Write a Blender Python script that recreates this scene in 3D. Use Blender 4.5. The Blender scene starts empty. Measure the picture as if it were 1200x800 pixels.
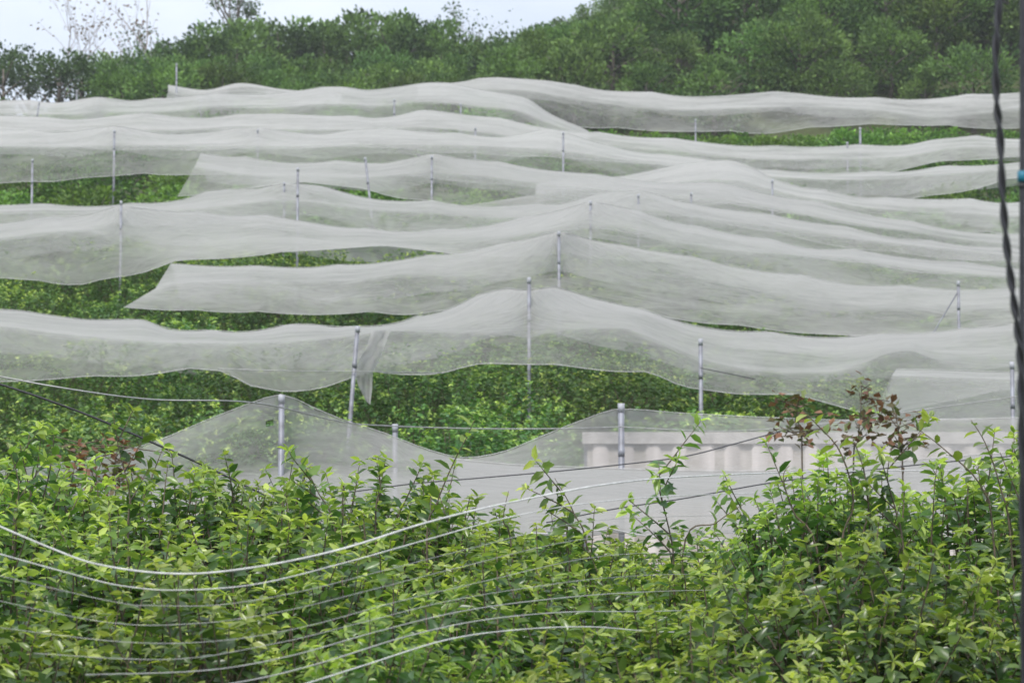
import bpy, math, random
import numpy as np
from mathutils import Vector, Matrix, noise
rnd = random.Random(7)
S = bpy.context.scene
COL = S.collection
R = math.radians

# ------------------------------------------------------------------ camera
FPX = 2823.0                      # focal length in photo pixels (photo is 1200 x 800)
PITCH = math.atan(200 / FPX)
SP, CP = math.sin(PITCH), math.cos(PITCH)
def at(px, py, Y):
    """world point at distance Y in front of the camera that the photo shows at px, py"""
    u, v = px - 600.0, 400.0 - py
    fw = CP * FPX - SP * v
    up = SP * FPX + CP * v
    return Vector((u * Y / fw, Y, up * Y / fw))
cam = bpy.data.cameras.new('camera'); camo = bpy.data.objects.new('camera', cam); COL.objects.link(camo)
cam.sensor_width = 36; cam.lens = 36 * FPX / 1200
camo.rotation_euler = (math.pi / 2 + PITCH, 0, 0)
cam.clip_start = 0.1; cam.clip_end = 6000
cam.dof.use_dof = True; cam.dof.focus_distance = 10.5; cam.dof.aperture_fstop = 8
S.camera = camo

# ------------------------------------------------------------------ terrain
GP = [(-40, -2.6), (0, -2.1), (21, -2.1), (30, -0.9), (42, 1.7), (60, 5.4), (85, 11.8), (100, 15.2), (112, 16.6)]
def lin(pts, x):
    if x <= pts[0][0]: return pts[0][1]
    for (a, b), (c, d) in zip(pts, pts[1:]):
        if x <= c: return b + (d - b) * (x - a) / (c - a)
    return pts[-1][1]
def sm(a, b, x):
    t = min(1, max(0, (x - a) / (b - a))); return t * t * (3 - 2 * t)
def ground(x, y):
    z = lin(GP, y)
    if y > 88:
        k = sm(-30, 4, x)
        z += (y - 88) * (0.06 + 0.22 * sm(-6, 12, x) + 0.10 * sm(8, 36, x)) * k * sm(88, 104, y) if y < 190 else 0
        if y >= 190: z += 102 * (0.06 + 0.22 * sm(-6, 12, x) + 0.10 * sm(8, 36, x)) * k
    if y > 112:
        z -= (1 - sm(-16, 10, x)) * min(26, (y - 112) * 0.30)
        if y > 215: z -= min(40, (y - 215) * 0.15)
    z -= 1.25 * sm(3, 13, x) * sm(36, 48, y) * (1 - sm(72, 88, y))
    z += 0.22 * noise.noise(Vector((x * 0.13, y * 0.13, 3))) * sm(14, 30, y)
    return z

# ------------------------------------------------------------------ object helpers
def tag(o, label=None, cat=None, group=None, kind=None):
    if label: o['label'] = label
    if cat: o['category'] = cat
    if group: o['group'] = group
    if kind: o['kind'] = kind
    return o
def empty(name, loc=(0, 0, 0), rz=0.0):
    o = bpy.data.objects.new(name, None); COL.objects.link(o)
    o.location = loc; o.rotation_euler = (0, 0, rz); o.empty_display_size = 0.2
    return o
def link(name, me, parent=None):
    o = bpy.data.objects.new(name, me); COL.objects.link(o)
    if parent: o.parent = parent
    return o
def mesh(name, verts, faces, mat, smooth=True, cols=None, uvs=None):
    me = bpy.data.meshes.new(name)
    me.from_pydata([tuple(v) for v in verts], [], faces)
    if mat: me.materials.append(mat)
    if smooth: me.polygons.foreach_set('use_smooth', [True] * len(me.polygons))
    if cols is not None:
        a = me.color_attributes.new('tint', 'FLOAT_COLOR', 'POINT')
        c = np.ones((len(verts), 4), np.float32); c[:, :3] = cols; a.data.foreach_set('color', c.ravel())
    if uvs is not None:
        uv = me.uv_layers.new(name='metres')
        idx = np.zeros(len(me.loops), np.int32); me.loops.foreach_get('vertex_index', idx)
        uv.data.foreach_set('uv', np.asarray(uvs, np.float32)[idx].ravel())
    me.update(); return me
def copy_tree(o):
    c = o.copy(); COL.objects.link(c)
    for ch in list(o.children):
        d = ch.copy(); COL.objects.link(d); d.parent = c
    return c
class MB:
    def __init__(s): s.v = []; s.f = []
    def tube(s, pts, r, n=8, caps=True):
        pts = [Vector(p) for p in pts]; m = len(pts)
        rr = r if isinstance(r, (list, tuple)) else [r] * m
        b = len(s.v); ref = Vector((0.31, 0.12, 0.94))
        for i, p in enumerate(pts):
            t = (pts[min(i + 1, m - 1)] - pts[max(i - 1, 0)]).normalized()
            rf = ref if abs(t.dot(ref)) < 0.95 else Vector((1, 0, 0))
            a = t.cross(rf).normalized(); c = t.cross(a)
            for k in range(n):
                an = 2 * math.pi * k / n
                s.v.append(p + (a * math.cos(an) + c * math.sin(an)) * rr[i])
        for i in range(m - 1):
            for k in range(n):
                k2 = (k + 1) % n
                s.f.append((b + i * n + k, b + i * n + k2, b + (i + 1) * n + k2, b + (i + 1) * n + k))
        if caps and n > 2:
            s.f.append(tuple(b + k for k in range(n))[::-1]); s.f.append(tuple(b + (m - 1) * n + k for k in range(n)))
        return s
    def box(s, x0, x1, y0, y1, z0, z1):
        b = len(s.v)
        for z in (z0, z1):
            for x, y in ((x0, y0), (x1, y0), (x1, y1), (x0, y1)): s.v.append(Vector((x, y, z)))
        for q in ((3, 2, 1, 0), (4, 5, 6, 7), (0, 1, 5, 4), (1, 2, 6, 5), (2, 3, 7, 6), (3, 0, 4, 7)):
            s.f.append(tuple(b + i for i in q))
        return s
    def build(s, name, mat, parent=None, smooth=True):
        return link(name, mesh(name, s.v, s.f, mat, smooth), parent)

# ------------------------------------------------------------------ materials
def new_mat(name):
    m = bpy.data.materials.new(name); m.use_nodes = True
    m.node_tree.nodes.clear(); return m, m.node_tree.nodes, m.node_tree.links
def simple(name, c, rough=0.6, metal=0.0, var=0.15, scale=8.0, c2=None, bump=0.0):
    m, N, L = new_mat(name)
    o = N.new('ShaderNodeOutputMaterial'); b = N.new('ShaderNodeBsdfPrincipled'); L.new(b.outputs[0], o.inputs[0])
    b.inputs['Roughness'].default_value = rough; b.inputs['Metallic'].default_value = metal
    tc = N.new('ShaderNodeTexCoord'); nz = N.new('ShaderNodeTexNoise'); nz.inputs['Scale'].default_value = scale
    nz.inputs['Detail'].default_value = 6; L.new(tc.outputs['Object'], nz.inputs['Vector'])
    rp = N.new('ShaderNodeValToRGB'); L.new(nz.outputs['Fac'], rp.inputs['Fac'])
    c2 = c2 or tuple(x * (1 - var * 2) for x in c)
    rp.color_ramp.elements[0].position = 0.35; rp.color_ramp.elements[0].color = (*c2, 1)
    rp.color_ramp.elements[1].position = 0.65; rp.color_ramp.elements[1].color = (*c, 1)
    L.new(rp.outputs[0], b.inputs['Base Color'])
    if bump:
        bp = N.new('ShaderNodeBump'); bp.inputs['Strength'].default_value = bump; L.new(nz.outputs['Fac'], bp.inputs['Height'])
        L.new(bp.outputs[0], b.inputs['Normal'])
    return m
def leaf_mat(name, trans=0.35, rough=0.45, spec=0.5, gain=1.0, hue=0.0):
    """leaf colour comes from the per-leaf age tint; light passes through the blade"""
    m, N, L = new_mat(name)
    o = N.new('ShaderNodeOutputMaterial'); mx = N.new('ShaderNodeMixShader'); mx.inputs[0].default_value = trans
    b = N.new('ShaderNodeBsdfPrincipled'); t = N.new('ShaderNodeBsdfTranslucent')
    b.inputs['Roughness'].default_value = rough; b.inputs['Specular IOR Level'].default_value = spec
    a = N.new('ShaderNodeAttribute'); a.attribute_name = 'tint'
    oi = N.new('ShaderNodeObjectInfo'); hs = N.new('ShaderNodeHueSaturation')
    mr = N.new('ShaderNodeMapRange'); mr.inputs['To Min'].default_value = 0.78 * gain; mr.inputs['To Max'].default_value = 1.22 * gain
    mh = N.new('ShaderNodeMapRange'); mh.inputs['To Min'].default_value = 0.487 + hue; mh.inputs['To Max'].default_value = 0.515 + hue
    L.new(oi.outputs['Random'], mr.inputs['Value']); L.new(mr.outputs[0], hs.inputs['Value'])
    ml = N.new('ShaderNodeMath'); ml.operation = 'FRACT'; mm = N.new('ShaderNodeMath'); mm.operation = 'MULTIPLY'; mm.inputs[1].default_value = 17.3
    L.new(oi.outputs['Random'], mm.inputs[0]); L.new(mm.outputs[0], ml.inputs[0]); L.new(ml.outputs[0], mh.inputs['Value'])
    L.new(mh.outputs[0], hs.inputs['Hue']); L.new(a.outputs['Color'], hs.inputs['Color'])
    L.new(hs.outputs[0], b.inputs['Base Color'])
    g = N.new('ShaderNodeMix'); g.data_type = 'RGBA'; g.blend_type = 'MULTIPLY'; g.inputs[0].default_value = 1
    g.inputs[7].default_value = (1.5, 1.6, 0.7, 1); L.new(hs.outputs[0], g.inputs[6]); L.new(g.outputs[2], t.inputs['Color'])
    L.new(b.outputs[0], mx.inputs[1]); L.new(t.outputs[0], mx.inputs[2]); L.new(mx.outputs[0], o.inputs[0])
    return m
def net_mat(name, cover=0.45, white=0.78, ripple=0.0, warm=0.0):
    """white knotless net: the threads cover more of the view the flatter one looks along it"""
    m, N, L = new_mat(name)
    o = N.new('ShaderNodeOutputMaterial'); mx = N.new('ShaderNodeMixShader')
    tr = N.new('ShaderNodeBsdfTransparent'); df = N.new('ShaderNodeBsdfDiffuse'); tl = N.new('ShaderNodeBsdfTranslucent')
    bd = N.new('ShaderNodeMixShader'); bd.inputs[0].default_value = 0.45
    L.new(df.outputs[0], bd.inputs[1]); L.new(tl.outputs[0], bd.inputs[2])
    L.new(tr.outputs[0], mx.inputs[1]); L.new(bd.outputs[0], mx.inputs[2]); L.new(mx.outputs[0], o.inputs[0])
    ge = N.new('ShaderNodeNewGeometry'); dt = N.new('ShaderNodeVectorMath'); dt.operation = 'DOT_PRODUCT'
    bmp = N.new('ShaderNodeBump'); bmp.inputs['Strength'].default_value = .32; bmp.inputs['Distance'].default_value = .06
    L.new(bmp.outputs[0], dt.inputs[0]); L.new(bmp.outputs[0], df.inputs['Normal']); L.new(bmp.outputs[0], tl.inputs['Normal']); L.new(ge.outputs['Incoming'], dt.inputs[1])
    ab = N.new('ShaderNodeMath'); ab.operation = 'ABSOLUTE'; L.new(dt.outputs['Value'], ab.inputs[0])
    mxx = N.new('ShaderNodeMath'); mxx.operation = 'MAXIMUM'; mxx.inputs[1].default_value = 0.22; L.new(ab.outputs[0], mxx.inputs[0])
    iv = N.new('ShaderNodeMath'); iv.operation = 'DIVIDE'; iv.inputs[0].default_value = 1; L.new(mxx.outputs[0], iv.inputs[1])
    uv = N.new('ShaderNodeUVMap'); uv.uv_map = 'metres'
    mp = N.new('ShaderNodeMapping'); mp.inputs['Scale'].default_value = (0.28, 1.0, 1); L.new(uv.outputs[0], mp.inputs[0])
    nz = N.new('ShaderNodeTexNoise'); nz.inputs['Scale'].default_value = 1.0; nz.inputs['Detail'].default_value = 5; nz.inputs['Distortion'].default_value = 0.6
    L.new(mp.outputs[0], nz.inputs['Vector'])
    mr = N.new('ShaderNodeMapRange'); mr.inputs['From Min'].default_value = 0.3; mr.inputs['From Max'].default_value = 0.7
    mr.inputs['To Min'].default_value = 1 - cover * 0.50; mr.inputs['To Max'].default_value = 1 - min(0.95, cover * 1.40); L.new(nz.outputs['Fac'], mr.inputs['Value'])
    # threads bunch together in fine irregular streaks
    m3 = N.new('ShaderNodeMapping'); m3.inputs['Scale'].default_value = (1.4, 3.2, 1); L.new(uv.outputs[0], m3.inputs[0])
    n3 = N.new('ShaderNodeTexNoise'); n3.inputs['Scale'].default_value = 1.0; n3.inputs['Detail'].default_value = 6; n3.inputs['Roughness'].default_value = .65; n3.inputs['Distortion'].default_value = 2.0
    L.new(m3.outputs[0], n3.inputs['Vector'])
    r3 = N.new('ShaderNodeMapRange'); r3.inputs['From Min'].default_value = .3; r3.inputs['From Max'].default_value = .7; r3.inputs['To Min'].default_value = -.07; r3.inputs['To Max'].default_value = .07
    L.new(n3.outputs['Fac'], r3.inputs['Value'])
    L.new(n3.outputs['Fac'], bmp.inputs['Height'])
    a3 = N.new('ShaderNodeMath'); a3.operation = 'ADD'; a3.use_clamp = True; L.new(mr.outputs[0], a3.inputs[0]); L.new(r3.outputs[0], a3.inputs[1])
    src = a3.outputs[0]
    if ripple:
        # the warp and weft bunch into faint bands where the mesh is stretched
        wv = N.new('ShaderNodeTexWave'); wv.wave_type = 'BANDS'; wv.bands_direction = 'Y'
        wv.inputs['Scale'].default_value = 3.0; wv.inputs['Distortion'].default_value = 9; wv.inputs['Detail'].default_value = 1.5; wv.inputs['Detail Scale'].default_value = 0.7
        L.new(uv.outputs[0], wv.inputs['Vector'])
        w2 = N.new('ShaderNodeMapRange'); w2.inputs['To Min'].default_value = -ripple; w2.inputs['To Max'].default_value = ripple; L.new(wv.outputs['Fac'], w2.inputs['Value'])
        ad = N.new('ShaderNodeMath'); ad.operation = 'ADD'; ad.use_clamp = True; L.new(src, ad.inputs[0]); L.new(w2.outputs[0], ad.inputs[1]); src = ad.outputs[0]
    pw = N.new('ShaderNodeMath'); pw.operation = 'POWER'; L.new(src, pw.inputs[0]); L.new(iv.outputs[0], pw.inputs[1])
    om = N.new('ShaderNodeMath'); om.operation = 'SUBTRACT'; om.inputs[0].default_value = 1; L.new(pw.outputs[0], om.inputs[1]); L.new(om.outputs[0], mx.inputs[0])
    n2 = N.new('ShaderNodeTexNoise'); n2.inputs['Scale'].default_value = 0.5; n2.inputs['Detail'].default_value = 4; L.new(mp.outputs[0], n2.inputs['Vector'])
    rp = N.new('ShaderNodeValToRGB'); L.new(n2.outputs['Fac'], rp.inputs['Fac'])
    w = white
    rp.color_ramp.elements[0].position = 0.3; rp.color_ramp.elements[0].color = (w * 0.90, w * 0.89, w * 0.872, 1)
    rp.color_ramp.elements[1].position = 0.7; rp.color_ramp.elements[1].color = (w, w * .988, w * .972, 1)
    L.new(rp.outputs[0], df.inputs['Color']); L.new(rp.outputs[0], tl.inputs['Color'])
    return m

M_leaf = leaf_mat('leaf_foreground', 0.42, 0.30, 0.6)
M_leafm = leaf_mat('leaf_orchard', 0.2, 0.5, 0.3, 1.3, .008)
M_leaff = leaf_mat('leaf_forest', 0.25, 0.6, 0.2)
M_twig = simple('twig_bark', (0.16, 0.12, 0.08), 0.8, c2=(0.08, 0.07, 0.045), scale=30)
M_bark = simple('tree_bark', (0.20, 0.17, 0.14), 0.9, c2=(0.10, 0.085, 0.07), scale=6, bump=0.4)
M_pale = simple('pale_bark', (0.42, 0.36, 0.33), 0.9, c2=(0.28, 0.23, 0.21), scale=6)
M_steel = simple('galvanised_steel', (0.31, 0.32, 0.36), 0.55, 0.35, scale=9, c2=(0.19, 0.19, 0.21))
M_cap = simple('post_cap', (0.45, 0.46, 0.50), 0.5, scale=20)
M_cord = simple('white_cord', (0.82, 0.82, 0.81), 0.7, scale=25)
M_hem = simple('hem_cord', (0.58, 0.57, 0.56), 0.8, scale=10)
M_wire = simple('grey_wire', (0.42, 0.42, 0.42), 0.5, 0.5, scale=20)
M_black = simple('black_cable', (0.028, 0.028, 0.034), 0.38, scale=40, c2=(0.018, 0.018, 0.02))
M_grey = simple('grey_cable', (0.045, 0.045, 0.055), 0.45, scale=40, c2=(0.025, 0.025, 0.032))
M_blue = simple('blue_tie', (0.02, 0.22, 0.34), 0.5, scale=30)
M_net_near = net_mat('net_near', 0.50, 0.54, 0.02)
M_net = net_mat('net_mid', 0.30, 0.62)
M_net_far = net_mat('net_far', 0.30, 0.68)
M_rag = net_mat('net_rag', 0.7, 0.6)

def ground_mat():
    m, N, L = new_mat('orchard_soil')
    o = N.new('ShaderNodeOutputMaterial'); b = N.new('ShaderNodeBsdfPrincipled'); L.new(b.outputs[0], o.inputs[0]); b.inputs['Roughness'].default_value = 0.95
    tc = N.new('ShaderNodeTexCoord'); n1 = N.new('ShaderNodeTexNoise'); n1.inputs['Scale'].default_value = 0.35; n1.inputs['Detail'].default_value = 10
    n2 = N.new('ShaderNodeTexNoise'); n2.inputs['Scale'].default_value = 4; n2.inputs['Detail'].default_value = 8
    L.new(tc.outputs['Object'], n1.inputs['Vector']); L.new(tc.outputs['Object'], n2.inputs['Vector'])
    r1 = N.new('ShaderNodeValToRGB'); r2 = N.new('ShaderNodeValToRGB')
    r1.color_ramp.elements[0].color = (0.035, 0.06, 0.018, 1); r1.color_ramp.elements[1].color = (0.085, 0.12, 0.04, 1)
    r2.color_ramp.elements[0].color = (0.11, 0.075, 0.045, 1); r2.color_ramp.elements[1].color = (0.06, 0.09, 0.028, 1)
    r1.color_ramp.elements[0].position = .35; r1.color_ramp.elements[1].position = .65
    mx = N.new('ShaderNodeMix'); mx.data_type = 'RGBA'; L.new(n2.outputs['Fac'], r2.inputs['Fac']); L.new(n2.outputs['Fac'], r1.inputs['Fac'])
    L.new(n1.outputs['Fac'], mx.inputs[0]); L.new(r1.outputs[0], mx.inputs[6]); L.new(r2.outputs[0], mx.inputs[7]); L.new(mx.outputs[2], b.inputs['Base Color'])
    bp = N.new('ShaderNodeBump'); bp.inputs['Strength'].default_value = 0.6; L.new(n2.outputs['Fac'], bp.inputs['Height']); L.new(bp.outputs[0], b.inputs['Normal'])
    return m
def build_ground():
    xs = [-2500, -1200, -600, -300, -160] + list(np.arange(-100, 100.1, 2.5)) + [160, 300, 600, 1200, 2500]
    ys = [-300, -120, -50, -20] + list(np.arange(-6, 230.1, 2.0)) + [260, 300, 400, 600, 1000, 1800, 3000, 5000]
    v = [(x, y, ground(x, y)) for y in ys for x in xs]; nx = len(xs)
    f = [(j * nx + i, j * nx + i + 1, (j + 1) * nx + i + 1, (j + 1) * nx + i) for j in range(len(ys) - 1) for i in range(nx - 1)]
    tag(link('ground', mesh('ground', v, f, ground_mat())), kind='structure')
build_ground()

# ------------------------------------------------------------------ foliage
T8 = np.array([(0, 0, 0), (0, .35, -.05), (0, .72, -.09), (0, 1, -.20),
               (-.46, .30, .05), (-.36, .68, .0), (.46, .30, .05), (.36, .68, .0)], float)
F8 = [(0, 6, 1), (0, 1, 4), (1, 6, 7, 2), (4, 1, 2, 5), (2, 7, 3), (5, 2, 3)]
T4 = np.array([(0, 0, 0), (.55, .45, .07), (0, 1, -.12), (-.55, .45, .07)], float)
F4 = [(0, 1, 2), (0, 2, 3)]
def leaf_mesh(name, pos, dr, nrm, ln, wd, col, mat, fine=True):
    T, F = (T8, F8) if fine else (T4, F4)
    pos = np.asarray(pos, float); dr = np.asarray(dr, float); nrm = np.asarray(nrm, float)
    dr /= np.linalg.norm(dr, axis=1, keepdims=True) + 1e-9
    sd = np.cross(dr, nrm); sd /= np.linalg.norm(sd, axis=1, keepdims=True) + 1e-9
    up = np.cross(sd, dr)
    ln = np.asarray(ln)[:, None, None]; wd = np.asarray(wd)[:, None, None]
    V = (pos[:, None, :] + sd[:, None, :] * T[None, :, 0:1] * wd + dr[:, None, :] * T[None, :, 1:2] * ln + up[:, None, :] * T[None, :, 2:3] * ln)
    n, k = len(pos), len(T); V = V.reshape(-1, 3)
    me = bpy.data.meshes.new(name); me.vertices.add(n * k); me.vertices.foreach_set('co', V.astype(np.float32).ravel())
    sizes = [len(f) for f in F]; flat = np.concatenate([np.array(f) for f in F]); nl = len(flat)
    loops = (flat[None, :] + (np.arange(n) * k)[:, None]).ravel().astype(np.int32)
    me.loops.add(len(loops)); me.loops.foreach_set('vertex_index', loops)
    st = np.concatenate([[0], np.cumsum(sizes)[:-1]])
    starts = (st[None, :] + (np.arange(n) * nl)[:, None]).ravel().astype(np.int32)
    me.polygons.add(len(starts)); me.polygons.foreach_set('loop_start', starts)
    me.polygons.foreach_set('use_smooth', np.ones(len(starts), bool))
    me.update(calc_edges=True); me.validate()
    a = me.color_attributes.new('tint', 'FLOAT_COLOR', 'POINT'); c = np.ones((n * k, 4), np.float32)
    c[:, :3] = np.repeat(np.asarray(col, float), k, axis=0); a.data.foreach_set('color', c.ravel())
    me.materials.append(mat); return me

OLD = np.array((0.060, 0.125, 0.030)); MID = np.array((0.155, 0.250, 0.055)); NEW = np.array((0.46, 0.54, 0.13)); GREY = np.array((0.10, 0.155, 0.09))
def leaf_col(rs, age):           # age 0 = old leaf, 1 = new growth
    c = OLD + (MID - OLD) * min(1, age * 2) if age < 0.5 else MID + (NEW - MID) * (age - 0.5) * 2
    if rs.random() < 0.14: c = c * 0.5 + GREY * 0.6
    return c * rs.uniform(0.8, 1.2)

def shoot(rs, base, d, length, out, twig, leaf=0.064, step=0.021, young=0.5, r0=0.004, dark=0.0):
    """one leafy shoot: a thin curved twig with alternate leaves, palest at the tip"""
    p = Vector(base); d = Vector(d).normalized(); pts = [p.copy()]
    bend = Vector((rs.uniform(-1, 1), rs.uniform(-1, 1), rs.uniform(-.5, 1.0))) * 0.12
    n = max(3, int(length / step)); ph = rs.uniform(0, 6.28)
    for i in range(n):
        t = (i + 1) / n
        d = (d + bend * step * 4 + Vector((rs.gauss(0, .03), rs.gauss(0, .03), rs.gauss(0, .03)))).normalized()
        p = p + d * step; pts.append(p.copy())
        if t < 0.12: continue
        reps = 1 if t < 0.9 else 2
        for _ in range(reps):
            ph += 2.4 + rs.uniform(-.4, .4)
            a = d.orthogonal().normalized(); b = d.cross(a)
            o = a * math.cos(ph) + b * math.sin(ph)
            ld = (o * rs.uniform(0.7, 1.1) + d * rs.uniform(.25, .7) + Vector((0, 0, rs.uniform(-.75, .35)))).normalized()
            nm = (Vector((0, 0, .85)) + o * -0.1 + Vector((rs.gauss(0, .6), rs.gauss(0, .6), rs.gauss(0, .2)))).normalized()
            sz = leaf * rs.uniform(.75, 1.25) * (1 - 0.45 * max(0, t - 0.75) * 4 * 0.6)
            age = min(1, max(0, (t - (1 - young)) / max(young, .01))) * rs.uniform(.55, 1.1) - dark
            out.append((p, ld, nm, sz, sz * rs.uniform(.42, .56), leaf_col(rs, min(1, max(0, age)))))
    # a star of narrow, drooping new leaves at the tip
    for k in range(4):
        a = d.orthogonal().normalized(); b = d.cross(a); o = a * math.cos(ph + k * 1.26) + b * math.sin(ph + k * 1.26)
        sz = leaf * rs.uniform(.45, .85)
        out.append((p, (o + d * rs.uniform(0, .9) + Vector((0, 0, rs.uniform(-.9, .5)))).normalized(), (Vector((rs.gauss(0, .5), rs.gauss(0, .5), 1)) + o * -.3).normalized(), sz, sz * rs.uniform(.28, .4), leaf_col(rs, max(.05, (rs.uniform(.7, 1) if young > .3 else rs.uniform(.4, .8)) - dark))))
    if twig is not None:
        q = pts[::3] + [pts[-1]]
        twig.tube(q, [r0 * (1 - 0.75 * k / (len(q) - 1)) for k in range(len(q))], 4, False)
    return pts

def near_bush_mesh(seed, W=0.62, H=2.3, n=300, tall=6, k_=1.0, leaf=.059, step=.020, fine=True, mat=None, hzf=.36, czf=.58):
    """a foreground fruit bush: trunk and limbs, then leafy shoots all over a broad crown"""
    rs = random.Random(seed); out = []; tw = MB()
    tw.tube([(0, 0, -.1), (.02, .01, .3), (0, .02, .7)], [.04, .034, .03], 8)
    tips = []
    for k in range(9):
        an = k * 2.4 + rs.uniform(-.3, .3); ra = rs.uniform(.5, .85) * W
        e = Vector((math.cos(an) * ra, math.sin(an) * ra, H * rs.uniform(.72, .86)))
        m = Vector((e.x * .35, e.y * .35, H * .45)); tips.append((m, e))
        tw.tube([(0, 0, .35 + k * .03), m, m.lerp(e, .5) + Vector((rs.gauss(0, .04), rs.gauss(0, .04), 0)), e], [.022, .016, .010, .005], 6)
    bumps = [(rs.uniform(0, 6.28), rs.uniform(.1, 1), rs.uniform(-.12, .14) * (1 if fine else 2.2)) for _ in range(8)]
    cz, hz = H * czf, H * hzf
    for i in range(n):
        an = rs.uniform(0, 6.283); el = math.asin(rs.uniform(-.75, 1.0)); dd = Vector((math.cos(an) * math.cos(el), math.sin(an) * math.cos(el), math.sin(el)))
        k = 1 + sum(b * math.exp(-((an - a + 3.14) % 6.28 - 3.14) ** 2 * 3) * (1 if el > 0 else .4) for a, q, b in bumps)
        sh = rs.uniform(.45, .88) ** .6 * k
        b = Vector((dd.x * W * sh, dd.y * W * sh, cz + dd.z * hz * sh))
        L = rs.uniform(.16, .36) * k_
        d = dd * .7 + Vector((0, 0, .75)) + Vector((rs.gauss(0, .3), rs.gauss(0, .3), rs.gauss(0, .2)))
        shoot(rs, b, d, L, out, tw, young=rs.choice((.25, .4, .6)), dark=0.0 if fine else rs.choice((0, .15, .3, .45)), leaf=leaf, step=step)
    for i in range(tall):
        an = rs.uniform(0, 6.28); q = rs.uniform(.1, .75) * W
        b = Vector((math.cos(an) * q, math.sin(an) * q, cz + hz * .75))
        shoot(rs, b, (math.cos(an) * .3 + rs.gauss(0, .15), rs.gauss(0, .2), 1), rs.uniform(.22, .4) * k_, out, tw, leaf=leaf * .9, step=step * 1.08, young=.6, r0=.005)
    # inner old leaves
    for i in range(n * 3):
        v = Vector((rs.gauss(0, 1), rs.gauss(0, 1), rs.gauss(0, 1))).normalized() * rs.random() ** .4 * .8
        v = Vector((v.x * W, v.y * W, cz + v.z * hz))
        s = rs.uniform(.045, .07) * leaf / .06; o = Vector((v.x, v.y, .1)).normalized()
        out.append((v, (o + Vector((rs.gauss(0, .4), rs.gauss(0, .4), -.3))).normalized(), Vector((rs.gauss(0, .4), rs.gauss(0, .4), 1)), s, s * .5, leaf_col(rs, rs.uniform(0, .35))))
    P = [tuple(o[0]) for o in out]; D = [tuple(o[1]) for o in out]; Nn = [tuple(o[2]) for o in out]
    fm = leaf_mesh('foliage', P, D, Nn, [o[3] for o in out], [o[4] for o in out], [o[5] for o in out], mat or M_leaf, fine)
    if mat:
        zz = sorted(v.co.z for v in fm.vertices); q = 2.8 / zz[int(len(zz) * .998)]
        for v in fm.vertices: v.co.z = min(2.8, v.co.z * q)
        for v in tw.v: v.z = min(2.62, v.z * q * .95)
    return fm, mesh('branches', tw.v, tw.f, M_twig)

def cloud_mesh(seed, W, H, z0, clumps, per, leaf, cols, mat, fine=False, squash=0.8, flat=0.5, up=0.5, hollow=True):
    """crown made of many leaf clumps through its volume"""
    rs = np.random.RandomState(seed); P = []; D = []; Nn = []; Ls = []; C = []
    c0, c1 = np.array(cols[0]), np.array(cols[1])
    for k in range(clumps):
        v = rs.normal(size=3); v /= np.linalg.norm(v)
        if v[2] < -0.8: v[2] *= -1
        r = rs.uniform(.35, 1.0) ** .5 * (0.82 + .28 * rs.rand())
        cc = np.array((v[0] * W * r, v[1] * W * r, z0 + (H - z0) * .5 * (1 + v[2] * r * 0.95)))
        cs = rs.uniform(.16, .30) * W
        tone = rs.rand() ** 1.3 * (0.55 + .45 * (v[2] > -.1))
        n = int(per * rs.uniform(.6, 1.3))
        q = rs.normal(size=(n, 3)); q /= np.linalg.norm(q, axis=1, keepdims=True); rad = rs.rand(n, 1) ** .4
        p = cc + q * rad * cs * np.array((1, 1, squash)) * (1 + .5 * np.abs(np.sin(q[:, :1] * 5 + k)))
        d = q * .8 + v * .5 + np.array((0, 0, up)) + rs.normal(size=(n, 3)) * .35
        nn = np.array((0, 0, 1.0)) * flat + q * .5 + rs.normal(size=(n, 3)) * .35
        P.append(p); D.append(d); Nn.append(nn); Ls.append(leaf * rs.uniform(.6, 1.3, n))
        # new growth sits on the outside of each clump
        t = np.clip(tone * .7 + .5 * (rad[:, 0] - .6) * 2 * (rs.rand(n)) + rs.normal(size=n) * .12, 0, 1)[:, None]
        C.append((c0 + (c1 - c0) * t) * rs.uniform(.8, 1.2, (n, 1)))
    P, D, Nn, Ls, C = map(np.concatenate, (P, D, Nn, Ls, C))
    return leaf_mesh('crown', P, D, Nn, Ls, Ls * .5, C, mat, fine)

# ------------------------------------------------------------------ foreground bushes
near_protos = [near_bush_mesh(11, .66, 2.3, 660, 4), near_bush_mesh(23, .60, 2.3, 600, 3), near_bush_mesh(37, .72, 2.3, 700, 5), near_bush_mesh(53, .52, 2.35, 480, 6)]
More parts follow.
